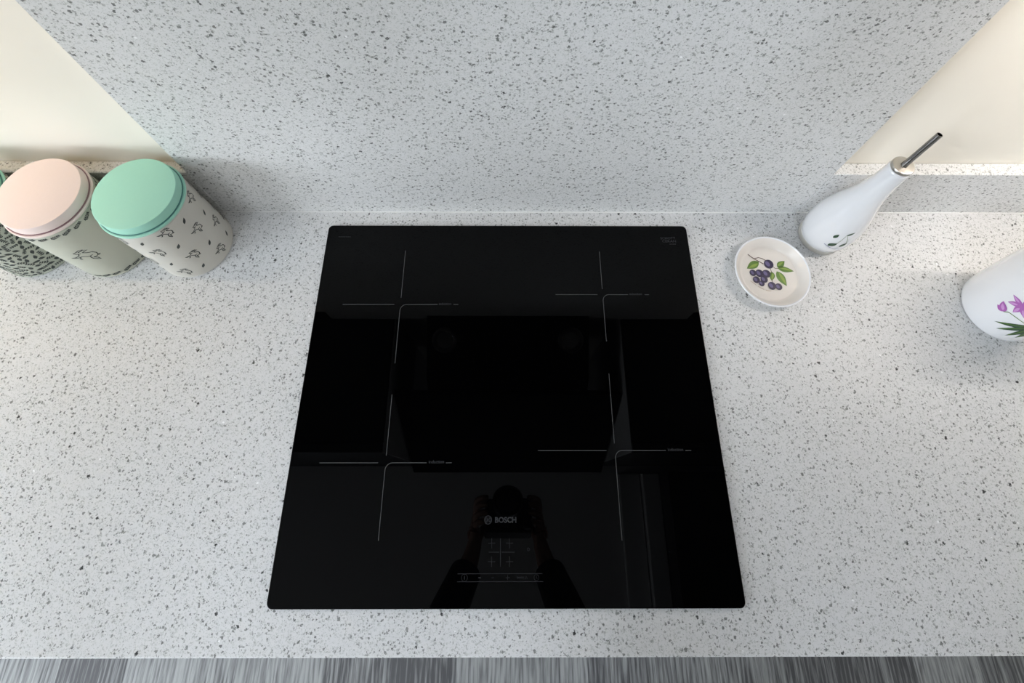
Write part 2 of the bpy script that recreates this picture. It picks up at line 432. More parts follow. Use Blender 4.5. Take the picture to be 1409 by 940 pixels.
def zone(xc, yc, xl, xl1, yt, yt0, yb, xr, t0, t1, xe0, xe1):
    """one cross: left bar, top bar, and a rounded corner joining the lower and right bars"""
    z = empty('cooking_zone', (0, 0, 0)); z.parent = hob
    bm = bmesh.new(); stroke(bm, flat, [(xl, yc), (xl1, yc)], LW); stroke(bm, flat, [(xc, yt), (xc, yt0)], LW)
    r = .0095; P = [(xc, yb)] + [(xc+r-r*math.cos(a), yc-r+r*math.sin(a)) for a in [PI/2*k/8 for k in range(9)]] + [(xr, yc)]
    stroke(bm, flat, P, LW); stroke(bm, flat, [(xe0, yc), (xe1, yc)], LW)
    print_obj('cross_marking', bm, PRINT, z)
    text_mesh('lettering', 'induction', t0, t1, yc-.0006, z, PRINT_M, .01)
zone(-.1656, .3867, -.2546, -.1751, .4767, .3973, .2973, -.1083, -.1061, -.0870, -.0836, -.0763)
zone(.1486, .4029, .0750, .1404, .4754, .4119, .3296, .1881, .1904, .2097, .2143, .2211)
zone(-.1656, .1639, -.2556, -.1760, .2532, .1729, .0727, -.1097, -.1068, -.0860, -.0835, -.0756)
zone(.1486, .1792, .0423, .1370, .2828, .1884, .0723, .2188, .2218, .2429, .2459, .2539)
# maker's mark: ringed armature and word
bm = bmesh.new(); LC = (-.0247, .0958); circ = lambda r, n=32: [(LC[0]+r*math.cos(2*PI*k/n), LC[1]+r*math.sin(2*PI*k/n)) for k in range(n)]
stroke(bm, flat, circ(.0047), .0007, True)
for s in (-1, 1):
    arc = [(LC[0]+s*.0034*math.cos(a), LC[1]+.0034*math.sin(a)) for a in [math.radians(-52+104*k/8) for k in range(9)]]
    stroke(bm, flat, arc, .0007); stroke(bm, flat, [(LC[0]+s*.0013, LC[1]-.0030), (LC[0]+s*.0013, LC[1]+.0030)], .0008)
stroke(bm, flat, [(LC[0]-.0013, LC[1]), (LC[0]+.0013, LC[1])], .0008)
print_obj('emblem', bm, PRINT_M, hob)
text_mesh('brand_lettering', 'BOSCH', -.0157, .0123, .0929, hob, PRINT_M, .035)
# touch control panel
bm = bmesh.new(); t = .0007
stroke(bm, flat, [(-.0082, .0750), (-.0082, .0440)], t); stroke(bm, flat, [(-.0231, .0598), (-.0098, .0598)], t); stroke(bm, flat, [(-.0066, .0598), (.0100, .0598)], t)
for x, y in ((-.0195, .0697), (.0034, .0697), (-.0195, .0495), (.0034, .0495)):
    stroke(bm, flat, [(x-.0046, y), (x+.0046, y)], .0006); stroke(bm, flat, [(x, y-.0056), (x, y+.0056)], .0006)
print_obj('zone_selector_marking', bm, PRINT_D, hob)
bm = bmesh.new()
stroke(bm, flat, [(-.0620, .0367), (.0450, .0367)], t); stroke(bm, flat, [(-.0622, .0283), (.0453, .0283)], t)
ci = lambda x, y, r, n=24: [(x+r*math.cos(2*PI*k/n), y+r*math.sin(2*PI*k/n)) for k in range(n)]
stroke(bm, flat, ci(-.0532, .0325, .0038), .0005, True); stroke(bm, flat, [(-.0532, .0305), (-.0532, .0345)], .0008)
stroke(bm, flat, ci(.0276, .0629, .0016), .0005, True)
stroke(bm, flat, [(-.0358, .0325), (-.0324, .0325)], .0012); stroke(bm, flat, [(-.0192, .0325), (-.0160, .0325)], .0006)
stroke(bm, flat, [(-.0016, .0325), (.0038, .0325)], .0006); stroke(bm, flat, [(.0011, .0300), (.0011, .0350)], .0006)
stroke(bm, flat, ci(.0372, .0325, .0031), .0005, True); stroke(bm, flat, [(.0372, .0345), (.0372, .0325), (.0384, .0315)], .0005)
stroke(bm, flat, [(.0232, .0309), (.0246, .0340), (.0260, .0309)], .0005)
print_obj('control_bar_marking', bm, PRINT_D, hob)
text_mesh('lettering', 'boost', .0128, .0222, .0315, hob, PRINT_D, .01, size=.0040)
# corner lettering
text_mesh('corner_lettering', 'SCHOTT', .2508, .2750, .4975, hob, PRINT_M, .0, size=.0058)
text_mesh('corner_lettering', 'CERAN', .2532, .2756, .4922, hob, PRINT_M, .0, size=.0058)
bm = bmesh.new()
for k in range(4): stroke(bm, flat, [(.2644+k*.0028, .4890), (.2664+k*.0028, .4890)], .0012)
print_obj('corner_marking', bm, PRINT_M, hob); bm = bmesh.new()
for k in range(7): stroke(bm, flat, [(-.2771+k*.0029, .5010), (-.2750+k*.0029, .5010)], .0010)
print_obj('corner_marking', bm, PRINT_M, hob)

# ================================================================== CANISTERS
def cyl_map(r):
    return lambda s, z: (r*math.cos(s/r), r*math.sin(s/r), z)   # s: arc length from +x
def deg(a, r): return math.radians(a)*r
HARE = [  # a running hare drawn with a few pen lines, unit height about 1, facing left
    [(-.62, .62), (-.52, .86), (-.30, .98), (-.42, .74), (-.50, .62)],
    [(-.50, .66), (-.28, .90), (-.05, .92), (-.26, .66)],
    [(-.62, .62), (-.74, .48), (-.60, .40), (-.44, .44), (-.34, .50)],
    [(-.30, .62), (-.05, .58), (.22, .62), (.46, .50), (.58, .28), (.52, .10), (.36, .02)],
    [(.58, .30), (.68, .34), (.66, .22), (.58, .22)],
    [(.36, .02), (.62, -.10), (.78, -.30), (.60, -.24), (.40, -.20), (.24, -.04), (.16, .16), (.28, .30)],
    [(-.46, .42), (-.42, .18), (-.58, -.10), (-.78, -.28), (-.60, -.24), (-.40, -.08), (-.24, .10), (.14, .10)],
    [(-.30, .10), (-.34, -.12), (-.20, -.30), (-.34, -.30)],
]
def hare(bm, f, c, size, w, rot=0.0, flip=1):
    for line in HARE:
        P = []
        for x, y in line:
            x *= flip; P.append((c[0]+size*(x*math.cos(rot)-y*math.sin(rot)), c[1]+size*(x*math.sin(rot)+y*math.cos(rot))))
        stroke(bm, f, P, w)
def frond(bm, f, c, L, rot, w=.0012, n=4):
    d = Vector((math.cos(rot), math.sin(rot))); nn = Vector((-d.y, d.x)); c = Vector(c)
    stroke(bm, f, [c-d*L/2, c+d*L/2], w*.5)
    for k in range(n):
        b = c + d*L*(-.42+.8*k/(n-1)); ll = L*.27*(1-.4*k/n)
        for s in (-1, 1): leaf(bm, f, b, b+d*ll*.75+nn*s*ll, w*1.25, 3)
def canister(x, y, label, body_mat, lid_mat, seal_mat, deco):
    e = empty('storage_canister', (x, y, WT))
    tag(e, label, 'canister', 'lidded canisters by the upstand')
    r = .0582
    lathe('body', [(0, .0004), (r-.004, .0004), (r-.0012, .0012), (r, .004), (r, .150), (r-.002, .1525), (0, .1525)], body_mat, e, 72)
    lathe('base_rim', [(r-.0005, .0016), (r+.0004, .0022), (r+.0004, .0036), (r-.0005, .0042)], OFFW if body_mat is OFFW else body_mat, e, 72)
    lid = lathe('lid', [(0, .1530), (r+.0004, .1530), (r+.0012, .1538), (r+.0012, .1562), (r+.0004, .1572), (.0560, .1574), (.0560, .1590),
                        (.0556, .1600), (.0554, .1722), (.0546, .1736), (.0530, .1740), (0, .1740)], lid_mat, e, 72)
    lathe('seal', [(.0556, .1576), (.0572, .1578), (.0574, .1584), (.0572, .1590), (.0556, .1592)], seal_mat, lid, 72)
    deco(e, cyl_map(r+.00022), r)
    return e
def small_print(name, bm, e):
    o = print_obj(name, bm, INK, e); o['kind'] = 'stuff'; return o
def deco_hares(e, f, r):
    marks = bmesh.new()
    for k in range(12):
        a = -51.4 + 30.9*(k-5)
        for z in ((.136, .060) if k % 2 == 1 else (.098, .023)):
            bm = bmesh.new(); hare(bm, f, (deg(a, r), z), 0.0138, .0013, rot=-.85+random.uniform(-.08, .08))
            print_obj('hare_print', bm, INK, e)
        for z in ((.099, .025) if k % 2 == 1 else (.133, .058)):
            s = deg(a-3, r); leaf(marks, f, (s-.0020, z-.0050), (s+.0036, z+.0054), .0044, 5)
    small_print('leaf_print', marks, e)
def deco_single(e, f, r):
    for a in (-69.6, 50.4, 170.4):
        bm = bmesh.new(); hare(bm, f, (deg(a, r), .076), .0225, .0015, -.62); print_obj('hare_print', bm, INK, e)
    marks = bmesh.new()
    for a in range(0, 360, 15):
        for z, t_ in ((.1445, .35), (.0085, .30)):
            frond(marks, f, (deg(a-6+random.uniform(-1, 1), r), z), .0130, t_+random.uniform(-.25, .25), .0017, 5)
    small_print('leaf_print', marks, e)
def deco_leaves(e, f, r):
    bm = bmesh.new(); rows = 15
    for i in range(rows):
        n = 38
        for k in range(n):
            a = (k + .5*(i % 2))*360/n - 180
            z = .008 + i*(.140/(rows-1))
            c = (deg(a, r)+random.uniform(-.0012, .0012), z+random.uniform(-.0012, .0012)); t_ = random.uniform(0, 2*PI)
            if random.random() < .55:
                L = random.uniform(.0085, .0115); d = Vector((math.cos(t_), math.sin(t_)))
                leaf(bm, f, Vector(c)-d*L/2, Vector(c)+d*L/2, .0052, 4)
            else: frond(bm, f, c, random.uniform(.0095, .0125), t_, .0017, 4)
    small_print('leaf_print', bm, e)
canister(-.508, .4895, 'offwhite canister with a mint green lid and small hare drawings', OFFW, MINT, MINTD, deco_hares)
canister(-.6375, .4895, 'pale sage canister with a blush pink lid and one larger hare', SAGE, PINK, PINKD, deco_single)
canister(-.7590, .4895, 'canister covered in a dense dark leaf print, cut by the frame edge', SAGE2, MINT, MINTD, deco_leaves)

# ================================================================== OIL BOTTLE
bx, by = .516, .5057
ob = empty('oil_bottle', (bx, by, WT))
tag(ob, 'white glazed teardrop oil bottle with a steel pouring spout', 'bottle')
prof = [(0, .001), (.031, .001), (.0335, .003), (.0343, .008), (.0344, .013), (.0358, .018), (.0376, .026), (.0388, .038), (.0388, .052), (.0374, .070), (.0345, .088),
        (.0305, .106), (.0262, .122), (.0226, .136), (.0196, .151), (.0176, .166), (.0163, .181), (.0154, .196), (.0149, .208), (.0147, .214), (.0138, .2172), (.012, .218), (0, .218)]
def smooth_prof(pr, sub=3):
    out = []
    for i in range(len(pr)-1):
        p0, p1, p2, p3 = pr[max(i-1, 0)], pr[i], pr[i+1], pr[min(i+2, len(pr)-1)]
        for k in range(sub):
            u = k/sub
            q = [.5*((2*p1[j]) + (-p0[j]+p2[j])*u + (2*p0[j]-5*p1[j]+4*p2[j]-p3[j])*u*u + (-p0[j]+3*p1[j]-3*p2[j]+p3[j])*u**3) for j in (0, 1)]
            out.append((max(q[0], 0), q[1]))
    return out + [pr[-1]]
body_prof = smooth_prof(prof[3:20], 3)
lathe('body', prof[:3] + body_prof + prof[20:], CERAM, ob, 80, math.radians(60))
lathe('foot_ring', [(.0336, .0012), (.0347, .0020), (.0349, .0090), (.0347, .0125), (.0342, .0130)], UNGLZ, ob, 80)
cap = lathe('cap', [(0, .2182), (.0138, .2182), (.0144, .2190), (.0144, .2225), (.0136, .2238), (.0125, .2242), (0, .2246)], STEEL, ob, 48)
bm = bmesh.new(); tube_bm(bm, [(0, 0, .2240), (.0008, .0007, .2290), (.0022, .0018, .2380), (.0088, .0072, .2830)], [.0046, .0040, .0038, .0038], 20, .0030)
link('spout', mesh_of(bm, 'spout', True, math.radians(40)), STEELD, cap)
bp_r = sorted([(z, r) for r, z in prof])
def brad(z):
    for (z0, r0), (z1, r1) in zip(body_prof and [(b, a) for a, b in body_prof], [(b, a) for a, b in body_prof][1:]):
        if z0 <= z <= z1 and z1 > z0: return r0 + (r1-r0)*(z-z0)/(z1-z0)
    return .03
def bmap(s, z): r = brad(z)+.0003; return (r*math.cos(s/.038), r*math.sin(s/.038), z)
A = lambda a: deg(a, .038)
bm = bmesh.new()
leaf(bm, bmap, (A(-116), .043), (A(-103), .056), .0085); leaf(bm, bmap, (A(-93), .046), (A(-84), .060), .0062); leaf(bm, bmap, (A(-101), .079), (A(-87), .089), .0042)
leaf(bm, bmap, (A(-121), .066), (A(-116), .078), .0055)
print_obj('leaf_print', bm, LEAFD, ob)
bm = bmesh.new(); stroke(bm, bmap, [(A(-104), .056), (A(-102), .066), (A(-101), .078)], .0006); stroke(bm, bmap, [(A(-87), .060), (A(-92), .071), (A(-99), .079)], .0006)
print_obj('stem_print', bm, LEAFG, ob)
bm = bmesh.new()
for k in range(9): a = -124+k*2.1; stroke(bm, bmap, [(A(a), .043-.0006*k), (A(a+1.2), .0445-.0006*k)], .0012)
for k in range(6): a = -103+k*2.6; stroke(bm, bmap, [(A(a), .0365), (A(a+1.6), .0385)], .0011)
print_obj('caption_print', bm, CAPTION, ob)

# ================================================================== BERRY DISH
dsh = empty('small_dish', (.4172, .438, WT))
tag(dsh, 'small round ivory dish printed with dark berries beside the oil bottle', 'dish')
lathe('body', smooth_prof([(0, .0008), (.030, .0008), (.040, .0010), (.046, .0030), (.052, .0090), (.0565, .0145), (.0586, .0162), (.0588, .0172), (.0578, .0178), (.0560, .0168), (.0520, .0125), (.0470, .0068), (.0435, .0048), (.0400, .0042), (0, .0042)], 3), CREAMC, dsh, 80, math.radians(80))
lathe('rim', smooth_prof([(.0578, .0160), (.0590, .0163), (.0593, .0172), (.0583, .0182), (.0568, .0178), (.0560, .0166)], 3), CERAM, dsh, 80, math.radians(80))
dmap = lambda x, y: (x, y, .0045)
dmap2 = lambda x, y: (x, y, .0047)
dmap3 = lambda x, y: (x, y, .0049)
for p0, p1, w in (((-.0130, .0200), (-.0345, .0085), .0125), ((.0150, .0095), (.0400, .0040), .0095), ((.0150, .0110), (.0290, .0215), .0100), ((.0125, .0040), (.0230, -.0210), .0130), ((.0050, .0030), (.0010, -.0120), .0095)):
    bm = bmesh.new(); leaf(bm, dmap, p0, p1, w, 10); lf = print_obj('leaf_print', bm, LEAFG, dsh)
    a_, b_ = Vector(p0), Vector(p1); d_ = (b_-a_); n_ = Vector((-d_.y, d_.x)).normalized()*w*.14
    bm = bmesh.new(); leaf(bm, dmap2, a_+d_*.12+n_, a_+d_*.92+n_*.3, w*.36, 8); print_obj('leaf_highlight', bm, LEAFL, lf)
bm = bmesh.new()
stroke(bm, dmap, [(-.0290, .0340), (-.0225, .0275), (-.0140, .0215), (-.0060, .0165)], .0013); stroke(bm, dmap, [(-.0190, .0255), (-.0120, .0275), (-.0060, .0255), (.0010, .0210)], .0012)
stroke(bm, dmap, [(.0050, .0150), (.0115, .0085), (.0160, .0090)], .0009); stroke(bm, dmap, [(.0030, .0110), (.0040, .0020), (.0015, -.0150)], .0009)
print_obj('twig_print', bm, TWIG, dsh)
BER = [(.0021, .0160, .0076), (-.0262, .0012, .0054), (-.0160, .0004, .0064), (-.0051, -.0003, .0066), (-.0230, -.0103, .0056), (-.0107, -.0097, .0058), (-.0159, -.0165, .0046), (-.0005, -.0205, .0064), (.0098, -.0220, .0055)]
for i_, (x, y, r) in enumerate(BER):
    fz = (lambda h: (lambda u, v: (u, v, h)))
    bm = bmesh.new(); disc(bm, fz(.0047+.00004*i_), (x, y), r, r*1.02, 22); be = print_obj('berry_print', bm, BERRY, dsh)
    bm = bmesh.new(); disc(bm, fz(.00472+.00004*i_), (x-r*.22, y+r*.08), r*.42, r*.62, 16, .5); print_obj('berry_bloom', bm, BERRYL, be)
bm = bmesh.new()
P = [(-.0330+.0027*k, -.0120-.0170*math.sin(PI*.5*k/11)) for k in range(12)]
for k in range(11):
    if k % 4 != 3: stroke(bm, dmap, [P[k], P[k+1]], .0007)
print_obj('caption_print', bm, TAN, dsh)

# ================================================================== FLOWERED VASE
vs = empty('vase', (.760, .383, WT))
tag(vs, 'white ceramic vase with a purple flower print, cut by the right frame edge', 'vase')
vprof = smooth_prof([(.046, .0008), (.0505, .0018), (.0535, .006), (.0555, .016), (.0575, .04), (.0595, .08), (.0615, .12), (.0640, .155), (.0662, .172), (.0664, .1745), (.0650, .176), (.0632, .1745), (.0610, .155), (.0575, .110), (.0545, .05), (.0515, .012), (.045, .006)], 3)
lathe('body', [(0, .0008)] + vprof + [(0, .006)], CERAM, vs, 80, math.radians(70))
VP = [(z, r) for r, z in vprof[:30]]
def vrad(z):
    for (z0, r0), (z1, r1) in zip(VP, VP[1:]):
        if z0 <= z <= z1 and z1 > z0: return r0+(r1-r0)*(z-z0)/(z1-z0)
    return .058
def vm(o): return lambda s, z: ((vrad(z)+o)*math.cos(s/.056), (vrad(z)+o)*math.sin(s/.056), z)
V = lambda a: deg(a, .056)
f1, f2 = vm(.0003), vm(.0005)
FC = (V(-151.5), .1034)
PET = [(180, .0165), (234, .0190), (277, .0215), (312, .0215), (10, .019), (95, .019)]
for ang, L_ in PET:
    a = math.radians(ang); d_ = Vector((math.cos(a), math.sin(a)))
    bm = bmesh.new(); leaf(bm, f1, FC, Vector(FC)+d_*L_, .0078, 8); pe = print_obj('petal_print', bm, PETAL, vs)
    bm = bmesh.new(); leaf(bm, f2, Vector(FC)+d_*L_*.3, Vector(FC)+d_*L_*.92, .0034, 6); print_obj('petal_highlight', bm, PETALL, pe)
bm = bmesh.new(); BB = (V(-153.6), .0700)
leaf(bm, f1, BB, (V(-164.5), .0700), .0090, 8); leaf(bm, f2, BB, (V(-165.5), .0830), .0100, 8)
print_obj('bud_print', bm, PETAL, vs)
bm = bmesh.new(); leaf(bm, vm(.0007), (V(-155.5), .0715), (V(-163.5), .0800), .0045, 8); print_obj('bud_highlight', bm, PETALL, vs)
BS = (V(-116), .0850)
for s, z, w in ((V(-145.6), .0435, .0085), (V(-135.0), .0325, .0080), (V(-118.8), .0280, .0090), (V(-108.0), .0320, .0085), (V(-92), .070, .008), (V(-84), .086, .007)):
    bm = bmesh.new(); leaf(bm, f1, BS, (s, z), w, 12, .0015); lf = print_obj('leaf_print', bm, LEAFD, vs)
    bm = bmesh.new(); stroke(bm, f2, [Vector(BS).lerp(Vector((s, z)), t_) for t_ in (.15, .4, .65, .9)], .0012); print_obj('leaf_vein', bm, LEAFG, lf)
bm = bmesh.new()
stroke(bm, f1, [BS, (V(-129.9), .0785), (V(-140.2), .0787), (V(-150.2), .0768), BB], .0014)
stroke(bm, f1, [BS, (V(-126), .0900), (V(-138), .0960), FC], .0014)
print_obj('stem_print', bm, LEAFG, vs)

# ================================================================== COOKER HOOD (seen as a reflection in the hob)
hd = empty('cooker_hood', (0, WALL_Y, H0+.615))
tag(hd, 'angled black glass cooker hood with two round lamps above the hob', 'cooker hood')
def rel(y, h): return (y-WALL_Y, h-.615)
bm = bmesh.new(); prism_bm(bm, [rel(.5685, .65), rel(.549, .65), rel(.549, .617), rel(.40, .690), rel(.385, .715), rel(.235, 1.100), rel(.5685, 1.16)], -.215, .215)
link('housing', mesh_of(bm, 'housing'), BLACKM, hd)
bm = bmesh.new(); prism_bm(bm, [rel(.372, .700), rel(.3615, .6955), rel(.190, 1.1330), rel(.2005, 1.1375)], -.2985, .2985)
link('glass_panel', mesh_of(bm, 'glass_panel'), BLACKM, hd)
box('chimney', (-.13, -.235, 1.13-.615), (.13, -.0015, CEIL-H0-.615-.132), BLACKM, hd, .002, 1)
bm = bmesh.new(); y0, y1 = .53, .42
for k in range(14):
    x = -.115 + k*.0177
    prism_bm(bm, [rel(y0, .6255), rel(y0, .6225), rel(y1, .6765), rel(y1, .6795)], x, x+.006)
link('grease_filter', mesh_of(bm, 'grease_filter'), BLACKM, hd)
nrm = Vector((0, -(.690-.617), -(.549-.40))).normalized()
for s in (-1, 1):
    c = Vector((s*.167, .492-WALL_Y, .645-.615)) + nrm*.001
    m = Matrix.Translation(c) @ Vector((0, 0, 1)).rotation_difference(nrm).to_matrix().to_4x4()
    bm = lathe_bm([(.0, 0), (.034, 0), (.034, .003), (.030, .0045), (.024, .003), (.022, .0012), (0, .0012)], 40); bm.transform(m)
    lp = link('lamp', mesh_of(bm, 'lamp', True, math.radians(40)), STEELD, hd)
    bm = lathe_bm([(0, .0014), (.021, .0014), (.021, .0022), (0, .0030)], 32); bm.transform(m)
    link('lamp_lens', mesh_of(bm, 'lamp_lens', True, math.radians(40)), plain('lamp_lens_glass', (.25, .25, .24), .2), lp)

# ================================================================== WALL CABINETS AND UNDER-CABINET LAMPS
CB, CT = H0+.650, H0+1.370
def wall_unit(x0, x1, label, inner=0):
    e = empty('wall_cabinet', ((x0+x1)/2, WALL_Y, CB)); hw = (x1-x0)/2
    box('carcass', (-hw+.001, -.330, 0), (hw-.001, -.001, CT-CB), CHARU, e, .001, 1)
    d = box('door', (-hw+.002, -.352, -.002), (hw-.002, -.331, CT-CB+.002), CHAR, e, .002, 1)
    bm = bmesh.new(); tube_bm(bm, [(-.06, -.353, .05), (-.06, -.375, .05), (.06, -.375, .05), (.06, -.353, .05)], .005, 10)
    link('handle', mesh_of(bm, 'handle', True), STEEL, d)
    if inner: box('end_panel', (inner*(hw-.0005)-.0008, -.352, .001), (inner*(hw-.0005)+.0008, -.001, CT-CB), WHITEP, e)
    tag(e, label, 'cabinet', 'wall cabinets either side of the hood')
wall_unit(-.904, -.304, 'dark wall cabinet above the canisters, left of the hood', 1)
wall_unit(-1.504, -.906, 'dark wall cabinet above the worktop, furthest left of the hood')
wall_unit(.304, .904, 'dark wall cabinet above the oil bottle, right of the hood', -1)
wall_unit(.906, 1.504, 'dark wall cabinet above the worktop, furthest right of the hood')
WARM_L = emit('warm_lamp_lens_left', (1.0, .74, .46), UNDER_L); WARM_R = emit('warm_lamp_lens_right', (1.0, .92, .86), UNDER_R)
def strip(x0, x1, y, label, WARM):
    e = empty('strip_light', ((x0+x1)/2, y, CB)); hw = (x1-x0)/2
    # angled profile turned towards the wall
    h_ = box('housing', (-hw, -.018, .0002), (hw, .018, .0060), WHITEP, e, .001, 1); l_ = box('lens', (-hw+.01, -.013, -.0022), (hw-.01, .013, .0), WARM, e)
    for o in (h_, l_): o.location = (0, 0, -.020); o.rotation_euler = (math.radians(52), 0, 0)
    box('bracket', (-hw, -.016, -.012), (hw, -.008, -.0003), WHITEP, e)
    tag(e, label, 'lamp', 'under-cabinet strip lights')
strip(-1.25, -.70, .455, 'warm strip light under the wall cabinet above the canisters', WARM_L)
strip(.64, 1.22, .455, 'warm strip light under the wall cabinet above the oil bottle', WARM_R)
LED = emit('fill_lamp_diffuser', (.89, .97, 1.10), CEIL_E)
def fill_lamp(x, y, label):  # unseen lamps, added to brighten the front of the worktop
    e = empty('ceiling_fill_light', (x, y, CEIL))
    lathe('trim_ring', [(.150, -.0005), (.170, -.0005), (.170, -.012), (.160, -.016), (.150, -.012), (.150, -.0005)], WHITEP, e, 48)
    lathe('diffuser', [(0, -.010), (.149, -.010), (.149, -.004), (0, -.004)], LED, e, 48)
    tag(e, label, 'lamp', 'added ceiling fill lights')
fill_lamp(-.80, -.58, 'added round fill light on the ceiling, nearer the window')
fill_lamp(.24, -.60, 'added round fill light on the ceiling, further from the window')

# ================================================================== PHOTOGRAPHER AND CAMERA (seen as a dark reflection in the hob)
DV = (ROT @ Vector((0, 0, -1))).normalized(); UV = (ROT @ Vector((0, 1, 0))).normalized(); XV = (ROT @ Vector((1, 0, 0))).normalized()
BC = CAM - DV*.122                                    # middle of the camera body
def cl(x, u, d): return BC + XV*x + UV*u + DV*d        # a point in the camera's own frame
CM = Matrix(((XV.x, UV.x, -DV.x, BC.x), (XV.y, UV.y, -DV.y, BC.y), (XV.z, UV.z, -DV.z, BC.z), (0, 0, 0, 1)))
RUB = plain('black_camera_rubber', (.012, .012, .012), .6); LENSG = plain('dark_lens_glass', (.01, .01, .02), .03)
kam = empty('camera'); kam.matrix_world = CM
tag(kam, 'black camera held out over the hob by the photographer', 'camera')
bm = bmesh.new(); add_box(bm, (-.064, -.045, -.022), (.064, .045, .022), .006, 3); link('body', mesh_of(bm, 'body'), RUB, kam)
bm = bmesh.new(); add_box(bm, (.042, -.044, -.048), (.066, .034, -.0225), .008, 3); link('grip', mesh_of(bm, 'grip'), RUB, kam)
bm = bmesh.new(); prism_bm(bm, [(.0455, -.020), (.0455, .030), (.062, .026), (.068, -.002), (.060, -.024)], -.024, .024); link('viewfinder_hump', mesh_of(bm, 'viewfinder_hump'), RUB, kam)
bm = lathe_bm([(0, .0225), (.036, .0225), (.036, .040), (.034, .042), (.034, .058), (.037, .060), (.037, .085), (.041, .090), (.041, .100), (.036, .1005), (.033, .098), (0, .098)], 48)
bm.transform(Matrix.Rotation(PI, 4, 'X')); ln = link('lens', mesh_of(bm, 'lens', True, math.radians(40)), RUB, kam)
bm = lathe_bm([(0, .1025), (.018, .1015), (.032, .0985)], 32); bm.transform(Matrix.Rotation(PI, 4, 'X')); link('front_element', mesh_of(bm, 'front_element', True), LENSG, ln)
bm = lathe_bm([(0, .045), (.009, .045), (.009, .052), (.008, .053), (0, .053)], 20); bm.transform(Matrix.Rotation(-PI/2, 4, 'X') @ Matrix.Translation((.046, 0, 0))); link('dial', mesh_of(bm, 'dial', True, .6), STEELD, kam)

SKIN = plain('skin', (.46, .27, .20), .55); CLOTH = plain('black_knit', (.008, .008, .009), .9, noise=.3, nscale=300); DENIM = plain('dark_denim', (.012, .015, .025), .9)
HAIR = plain('dark_brown_hair', (.02, .012, .008), .6); SHOE = plain('black_shoe_leather', (.012, .012, .012), .45); EYEW = plain('eye_white', (.7, .7, .68), .3); LIP = plain('lip', (.36, .12, .10), .5)
def skin_obj(name, verts, edges, root, mat, parent, lvl=2):
    me = bpy.data.meshes.new(name); me.from_pydata([v[:3] for v in verts], edges, [])
    o = link(name, me, mat, parent)
    m = o.modifiers.new('Skin', 'SKIN'); m.use_smooth_shade = True; m.branch_smoothing = .6
    for i, v in enumerate(verts):
        sv = me.skin_vertices[0].data[i]; rr = v[3]; sv.radius = rr if isinstance(rr, tuple) else (rr, rr); sv.use_root = (i == root)
    sd = o.modifiers.new('Subdivision', 'SUBSURF'); sd.levels = lvl; sd.render_levels = lvl
    return o
per = empty('person', (0, -.47, 0))
tag(per, 'person in a black sweater reaching out over the hob, both hands holding a camera', 'person')
def body_nodes(side):
    w = cl(side*.098, -.098, -.020); el = Vector((side*.205, -.260, 1.630)); sh = Vector((side*.175, -.445, 1.400))
    return w, el, sh
V_, E_ = [], []
def vtx(p, r): V_.append((p[0], p[1]+.47, p[2], r)); return len(V_)-1
def chain(i, nodes):
    for p, r in nodes: j = vtx(p, r); E_.append((i, j)); i = j
    return i
pel = vtx((0, -.480, .94), (.150, .105)); sp_ = chain(pel, [((0, -.475, 1.10), (.125, .090))]); ch = chain(sp_, [((0, -.460, 1.29), (.120, .080))])
nk0 = chain(ch, [((0, -.450, 1.415), (.060, .050))]); nk = chain(nk0, [((0, -.435, 1.485), .052)])
chain(nk, [((0, -.428, 1.540), .054), ((0, -.425, 1.600), .055)])
for s_ in (-1, 1):
    w, el, sh = body_nodes(s_)
    a1 = chain(nk0, [(sh, .042), ((sh+el)/2, .042), (el, .038), ((el+w)/2, .035), (w, (.024, .030))])
    pm = chain(a1, [(cl(s_*.094, -.052, -.016), (.022, .032)), (cl(s_*.090, -.014, -.012), (.018, .036))])
    for u0, ln_ in ((.030, 1.0), (.010, 1.08), (-.010, 1.0), (-.029, .82)):   # fingers close round the front of the body
        chain(pm, [(cl(s_*.088, u0, .012), .0098), (cl(s_*.086, u0+.003, .034*ln_), .0090), (cl(s_*.070, u0+.004, .046*ln_), .0085), (cl(s_*.053, u0+.004, .047*ln_), .0078)])
    chain(a1+1, [(cl(s_*.082, -.030, -.038), .0125), (cl(s_*.064, -.004, -.040), .0105), (cl(s_*.050, .016, -.038), .0092)])   # thumb behind
    hp = chain(pel, [((s_*.085, -.480, .88), .070), ((s_*.105, -.470, .49), .058), ((s_*.105, -.500, .26), .052), ((s_*.105, -.510, .085), .036)])
body = skin_obj('body', V_, E_, 0, SKIN, per, 2)
# clothing: the same skeleton, a little fuller, ending at cuffs, waist and hems
V_, E_ = [], []
a = vtx((0, -.480, .86), (.190, .142)); b = chain(a, [((0, -.480, .99), (.172, .128)), ((0, -.475, 1.12), (.146, .108))]); c = chain(b, [((0, -.460, 1.29), (.168, .122))]); n0 = chain(c, [((0, -.450, 1.420), (.100, .080))]); chain(n0, [((0, -.442, 1.462), (.066, .064))])
for s_ in (-1, 1):
    w, el, sh = body_nodes(s_)
    chain(n0, [(sh, .070), ((sh+el)/2, .062), (el, .055), ((el*.45+w*.55), .050), ((el*.12+w*.88), .043), ((el*.06+w*.94), .045)])
skin_obj('sweater', V_, E_, 0, CLOTH, per)
V_, E_ = [], []
a = vtx((0, -.480, 1.00), (.166, .122)); b = chain(a, [((0, -.480, .93), (.176, .130)), ((0, -.480, .86), (.172, .128))])
for s_ in (-1, 1): chain(b, [((s_*.100, -.480, .76), .106), ((s_*.105, -.470, .49), .076), ((s_*.105, -.500, .26), .066), ((s_*.105, -.510, .075), .058)])
skin_obj('trousers', V_, E_, 0, DENIM, per)
